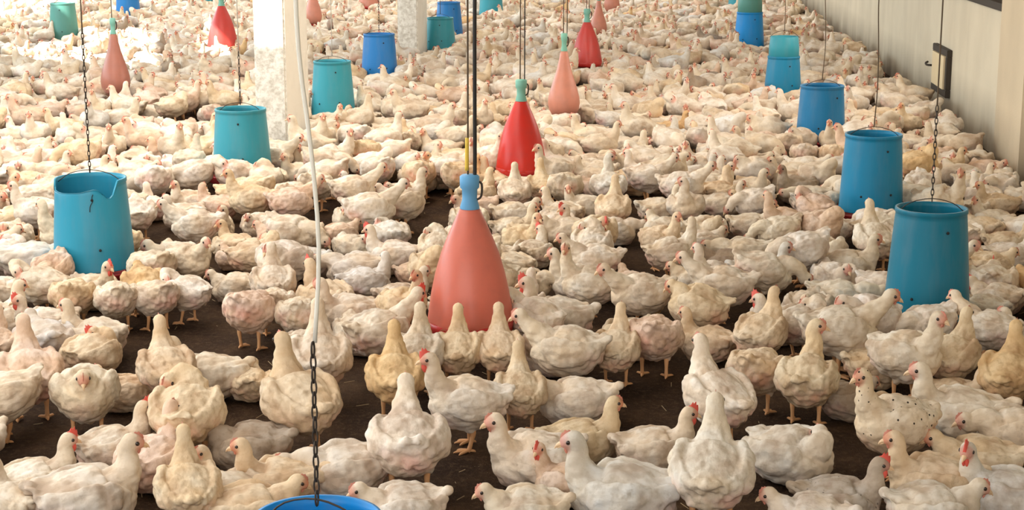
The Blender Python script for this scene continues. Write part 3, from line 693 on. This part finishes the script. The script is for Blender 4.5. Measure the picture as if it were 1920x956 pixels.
# open litter in the photograph: nobody stands here
BARE = [[(245, 600), (420, 570), (470, 660), (485, 690), (400, 680), (320, 655), (245, 640)], [(0, 800), (190, 790), (235, 760), (170, 830), (150, 860), (0, 850)],
        [(640, 690), (680, 680), (690, 830), (655, 830)], [(820, 800), (935, 800), (940, 956), (770, 956), (810, 880)], [(1150, 735), (1285, 760), (1330, 830), (1200, 800), (1150, 790)],
        [(1400, 790), (1600, 790), (1650, 870), (1640, 900), (1440, 935), (1425, 900)], [(270, 425), (300, 400), (430, 470), (400, 480)], [(555, 385), (635, 385), (640, 330), (655, 410), (560, 420)],
        [(805, 345), (880, 345), (880, 400), (805, 420), (790, 460), (700, 500), (790, 400)], [(1165, 400), (1215, 400), (1200, 470), (1230, 560), (1180, 480)],
        [(810, 415), (860, 415), (800, 470)], [(1045, 700), (1150, 690), (1150, 740)], [(1240, 640), (1280, 640), (1280, 740), (1240, 760)],
        [(200, 215), (400, 215), (400, 235), (205, 235)], [(60, 205), (150, 205), (150, 225), (60, 225)], [(1560, 690), (1590, 700), (1570, 712)]]
def inside(p, poly):
    x, y = p; c = False
    for (x0, y0), (x1, y1) in zip(poly, poly[1:]+poly[:1]):
        if (y0 > y) != (y1 > y) and x < (x1-x0)*(y-y0)/(y1-y0)+x0: c = not c
    return c
GS = .70                                                # size of these young birds against the modelled hen
BIRDS = []                                              # (x, y, pose, heading, size, tone, comb, label, from the photo)
for bx, by, pose, hd, sz, tn, comb, lab in NEAR:
    sz *= GS*float(np.interp(by, [520, 680], [1.03, 1.09])); z = (.095 if POSES[pose]['sit'] else .19)*sz; p = unproject(bx, by, z); BIRDS.append([p.x, p.y, pose, hd, sz, tn, comb, lab])
for it in range(14):                                    # ease bodies apart where two of them cut deeply into each other
    for i in range(len(BIRDS)):
        for j in range(i):
            a, b = BIRDS[i], BIRDS[j]; dx, dy = a[0]-b[0], a[1]-b[1]; d = math.hypot(dx, dy); need = .215*(a[4]+b[4])/2
            if 1e-4 < d < need:
                k = (need-d)/d*.25; a[0] += dx*k*.6; b[0] -= dx*k*.6; a[1] += dy*k; b[1] -= dy*k
GEAR = [(o.location.x, o.location.y, .20 if o.name.startswith('tube') else .15) for o in COL.objects if o.get('category') in ('feeder', 'drinker')]
def clear(x, y, r, pts):
    return all((x-a)**2+(y-b)**2 > r*r for a, b in pts)
cell = {}
def put(x, y): cell.setdefault((int(x//.5), int(y//.5)), []).append((x, y))
for b in BIRDS: put(b[0], b[1])
def near_ok(x, y, r):
    cx, cy = int(x//.5), int(y//.5)
    return all(clear(x, y, r, cell.get((cx+i, cy+j), ())) for i in (-1, 0, 1) for j in (-1, 0, 1))
fill_poses = ['sit']*4+['sit_low']*9+['sit_left']*2+['sit_right']*2+['stand']*1+['alert']*1+['feed']*4+['lie']*4+['tuck']*3+['puff']*2+['preen']*3+['look_left', 'look_right', 'reach', 'reach']
FAR = []; tries = 0
while tries < 90000:
    tries += 1
    y = 4.4+ (31-4.4)*random.random(); x = random.uniform(XL+.25, XR-.22)
    px, py, _ = project((x, y, .10))
    if -60 < px < 1960 and 655 < py: continue
    if px < -260 or px > 2100 or py > 1010 or py < -45: continue
    r = .186 if y > 9.5 else .218
    if any(inside((px, py), q) for q in BARE): continue
    if any((x-a)**2+(y-b)**2 < (c+.07)**2 for a, b, c in GEAR): continue
    if -2.76 < x < -2.27 and any(y0-.16 < y < y0+.86 for y0 in (10.75, 16.95, 23.15, 29.35)): continue
    if not near_ok(x, y, r): continue
    put(x, y); tn = random.choices('wncpgbd', (34, 40, 9, 9, .6, 5, 1.5))[0]
    FAR.append([x, y, random.choice(fill_poses), random.uniform(0, 360), GS*random.uniform(1.0, 1.22), tn, random.random() < .10, None])
def size_in_photo(b):
    px, py, d = project((b[0], b[1], .12)); out = max(0, -px-10, px-1930, py-985)
    return b[4]/d-out*.01
FAR.sort(key=size_in_photo, reverse=True)
n_ind = 300-len(BIRDS); IND = BIRDS+FAR[:n_ind]; REST = FAR[n_ind:]
# print('birds', len(BIRDS), 'filled', len(FAR), 'rest', len(REST), 'nearest of the rest', min(b[1] for b in REST))
PARTED = sorted(range(len(IND)), key=lambda i: -size_in_photo(IND[i]))[:190]; PARTED = set(PARTED)

# labels: each bird is named by its nearest landmark, the side of it and its rank there
MARKS = [(o, n) for o, n in [(o, {
  'largest blue': 'the largest right feeder', 'blue tube feeder directly': 'the second right feeder', 'deep blue': 'the deep blue feeder', 'blue tube feeder with a teal': 'the collared right feeder',
  'bright blue tube feeder with': 'the far right bright feeder', 'large light blue': 'the cracked left feeder', 'teal blue tube feeder left': 'the teal feeder left of the pier',
  'teal tube feeder just': 'the teal feeder beside the pier', 'blue tube feeder left': 'the blue feeder by the second pier', 'bright blue tube feeder at': 'the bottom edge feeder',
  'large salmon': 'the salmon bell', 'bright red bell': 'the bright red bell', 'pale salmon': 'the pale salmon drinker', 'coral red': 'the coral drinker', 'brownish pink': 'the brownish drinker',
  'sunlit red': 'the sunlit drinker'}) for o in COL.objects if o.get('category') in ('feeder', 'drinker')]]
LM = []
for o, table in MARKS:
    for k, n in table.items():
        if o['label'].startswith(k): LM.append((n, o.location.x, o.location.y))
LM.append(('the wall hatch', XR-.1, 13.35)); LM.append(('the nearest white pier', -2.5, 11.1))
ORD = ['nearest', 'second nearest', 'third nearest', 'fourth nearest', 'fifth nearest', 'sixth nearest', 'seventh nearest', 'eighth nearest', 'ninth nearest', 'tenth nearest', 'eleventh nearest', 'twelfth nearest'] + \
      [w+' nearest' for w in ('thirteenth', 'fourteenth', 'fifteenth', 'sixteenth', 'seventeenth', 'eighteenth', 'nineteenth', 'twentieth')]
buckets = {}
for i, b in enumerate(IND):
    n, lx, ly = min(LM, key=lambda m: math.hypot(m[1]-b[0], (m[2]-b[1])*.8)); dx, dy = b[0]-lx, b[1]-ly
    side = ('right of' if dx > 0 else 'left of') if abs(dx) > abs(dy) else ('behind' if dy > 0 else 'in front of')
    buckets.setdefault((n, side), []).append((math.hypot(dx, dy), i))
WHERE = {}
for (n, side), L in buckets.items():
    for k, (d, i) in enumerate(sorted(L)): WHERE[i] = f'{ORD[min(k, 19)]} {side} {n}'
TN = {'w': 'white', 'n': 'off-white', 'c': 'cream', 'g': 'ginger-stained', 'd': 'grey dirty', 'p': 'pinkish white', 's': 'flecked', 'q': 'grey', 'b': 'bluish white'}
PN = {'stand': 'standing', 'alert': 'neck raised', 'look_left': 'standing', 'look_right': 'standing', 'feed': 'pecking', 'reach': 'leaning', 'sit': 'resting', 'sit_left': 'resting',
      'sit_right': 'resting', 'sit_low': 'crouching', 'lie': 'lying', 'tuck': 'curled', 'preen': 'preening', 'puff': 'fluffed'}
def auto_label(i, b):
    return f"{TN[b[5]]} chicken {PN[b[2]]}, {WHERE[i]}"

hi, low, merged = {}, {}, {}
def get_hi(p):
    if p not in hi:
        me, neck = build_chicken(p); hi[p] = (me, chicken_parts(p, neck))
    return hi[p]
def merge(meshes, name, tone=None):
    """several meshes as one, materials kept"""
    mats = []; V = []; F = []; I = []; off = 0; RG = []
    for me in meshes:
        n = len(me.vertices); co = np.empty(n*3); me.vertices.foreach_get('co', co); V.append(co.reshape(-1, 3))
        if me.materials[0] not in mats: mats.append(me.materials[0])
        mi = mats.index(me.materials[0])
        for p in me.polygons: F.append([v+off for v in p.vertices]); I.append(mi)
        rg = np.zeros((n, 4)); rg[:, 3] = 1
        if 'regions' in me.color_attributes: a = np.empty(n*4, np.float32); me.color_attributes['regions'].data.foreach_get('color', a); rg = a.reshape(-1, 4)
        RG.append(rg); off += n
    out = bpy.data.meshes.new(name); out.from_pydata(np.vstack(V).tolist(), [], F)
    out.polygons.foreach_set('material_index', I); out.polygons.foreach_set('use_smooth', [True]*len(F))
    for m in mats: out.materials.append(m)
    a = out.color_attributes.new('regions', 'FLOAT_COLOR', 'POINT'); a.data.foreach_set('color', np.vstack(RG).astype(np.float32).ravel())
    a = out.color_attributes.new('tone', 'FLOAT_COLOR', 'POINT'); a.data.foreach_set('color', np.ones(off*4, np.float32)); out.update()
    return out
def get_mid(p):
    if p not in merged:
        me, neck = build_chicken(p, .0085); merged[p] = merge([me]+[m for n, m in chicken_parts(p, neck) if not n.startswith('big')], 'chicken_with_details')
    return merged[p]
def heading(x, y, hd):                                 # a heading in the photograph to a turn about z at (x, y)
    view = math.atan2(y, x)                            # direction away from the camera
    return view-PI/2+R(hd)
for i, b in enumerate(IND):
    x, y, pose, hd, sz, tn, comb, lab = b
    if i in PARTED:
        me, parts = get_hi(pose); o = link('chicken', me)
    else: o = link('chicken', get_mid(pose)); parts = []
    o.location = (x, y, .003); o.rotation_euler = (0, 0, heading(x, y, hd)); o.scale = (sz*random.uniform(.88, .96), sz*random.uniform(.96, 1.05), sz*random.uniform(.97, 1.03))
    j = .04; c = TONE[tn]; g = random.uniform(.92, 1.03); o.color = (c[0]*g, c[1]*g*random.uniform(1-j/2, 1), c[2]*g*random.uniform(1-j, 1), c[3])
    tag(o, lab or auto_label(i, b), 'chicken', 'chickens on the litter floor')
    skip = ('comb', 'wattle') if comb else ('big_comb', 'big_wattle')
    for n, m in parts:
        if n in skip: continue
        link(n.replace('big_', ''), m, o)

# everything further away: one object
P2 = ['sit', 'sit_low', 'sit_left', 'sit_right', 'stand', 'alert', 'feed', 'lie', 'preen', 'tuck', 'puff']
LOW = {}
for p in P2:
    for vx in (.0125, .019):
        me, neck = build_chicken(p, vx); h, bk, f, s, u = face_frame(neck); ex = []
        bm = bmesh.new(); loft(bm, [(*(bk-f*.01), .010, .008), (*(bk+f*.016-u*.004), .003, .003)], n=1, seg=4, side=s); ex.append(part_mesh('beak', bm, 'beak'))
        bm = bmesh.new()
        for sg in (1, -1): ball(bm, h+f*.0125+u*.003+s*sg*.021, .0062, 5)
        ex.append(part_mesh('eye', bm, 'eye'))
        bm = bmesh.new(); loft(bm, [(*(h-f*.012+u*.020), .002, .005), (*(h+f*.012+u*.027), .003, .008), (*(h+f*.032+u*.012), .002, .004)], n=1, seg=5, side=s); ex.append(part_mesh('comb', bm, 'comb_pale'))
        if not POSES[p]['sit']:
            bm = bmesh.new()
            for sg in (1, -1): loft(bm, [(-.012, sg*.055, .09, .010, .010), (0, sg*.055, .0, .008, .008)], n=1, seg=5)
            ex.append(part_mesh('leg', bm, 'leg'))
        m = merge([me]+ex, 'far'); n = len(m.vertices)
        co = np.empty(n*3); m.vertices.foreach_get('co', co); rg = np.empty(n*4, np.float32); m.color_attributes['regions'].data.foreach_get('color', rg)
        nl = len(m.loops); li = np.empty(nl, np.int32); m.loops.foreach_get('vertex_index', li)
        ls = np.empty(len(m.polygons), np.int32); m.polygons.foreach_get('loop_start', ls)
        mi = np.empty(len(m.polygons), np.int32); m.polygons.foreach_get('material_index', mi)
        names = [q.name for q in m.materials]; LOW[p, vx] = (co.reshape(-1, 3), rg.reshape(-1, 4), li, ls, mi, names)
MATS = ['plumage', 'beak', 'eye', 'comb_pale', 'leg']
VV, RR, TT, LI, LS, MI = [], [], [], [], [], []; vo = lo_ = 0
for b in REST:
    x, y, pose, hd, sz, tn, comb, lab = b
    if pose not in P2: pose = 'stand'
    co, rg, li, ls, mi, names = LOW[pose, .0125 if y < 13 else .019]
    a = heading(x, y, hd); ca, sa = math.cos(a), math.sin(a); q = co*sz
    VV.append(np.stack([q[:, 0]*ca-q[:, 1]*sa+x, q[:, 0]*sa+q[:, 1]*ca+y, q[:, 2]+.003], 1)); RR.append(rg)
    c = np.array(TONE[tn][:3])*random.uniform(.90, 1.03); t = np.ones((len(co), 4), np.float32); t[:, :3] = c; TT.append(t)
    LI.append(li+vo); LS.append(ls+lo_); MI.append(np.array([MATS.index(n) for n in names])[mi]); vo += len(co); lo_ += len(li)
me = bpy.data.meshes.new('far_flock'); me.vertices.add(vo); me.loops.add(lo_); me.polygons.add(sum(len(l) for l in LS))
me.vertices.foreach_set('co', np.vstack(VV).ravel()); me.loops.foreach_set('vertex_index', np.concatenate(LI)); me.polygons.foreach_set('loop_start', np.concatenate(LS))
me.polygons.foreach_set('material_index', np.concatenate(MI)); me.polygons.foreach_set('use_smooth', np.ones(len(me.polygons), bool))
for n in MATS: me.materials.append(M[n])
me.update(calc_edges=True)
a = me.color_attributes.new('regions', 'FLOAT_COLOR', 'POINT'); a.data.foreach_set('color', np.vstack(RR).astype(np.float32).ravel())
a = me.color_attributes.new('tone', 'FLOAT_COLOR', 'POINT'); a.data.foreach_set('color', np.vstack(TT).astype(np.float32).ravel())
# print('far flock', vo)
o = link('chicken_flock', me); o['kind'] = 'stuff'; o['label'] = 'dense flock of white chickens filling the far part of the house'; o['category'] = 'chickens'

# loose straw on the litter: nobody could count it
bm = bmesh.new()
for i in range(420):
    y = 4.4+8*random.random()**1.5; x = random.uniform(-y*.42, min(XR-.1, y*.30)); a = random.uniform(0, PI); L = random.uniform(.008, .03); z = .014
    d = Vector((math.cos(a)*L, math.sin(a)*L, random.uniform(-.003, .006))); c = Vector((x, y, z))
    w = Vector((-d.y, d.x, 0)).normalized()*.0012; up = Vector((0, 0, .0016))
    A = [bm.verts.new(c-d+w), bm.verts.new(c-d-w), bm.verts.new(c-d+up)]; B = [bm.verts.new(c+d+w), bm.verts.new(c+d-w), bm.verts.new(c+d+up)]
    for k in range(3): bm.faces.new((A[k], A[(k+1) % 3], B[(k+1) % 3], B[k]))
o = link('straw', part_mesh('straw', bm, 'straw', False)); o['kind'] = 'stuff'; o['label'] = 'bits of straw and feather scattered on the dark litter'; o['category'] = 'straw'
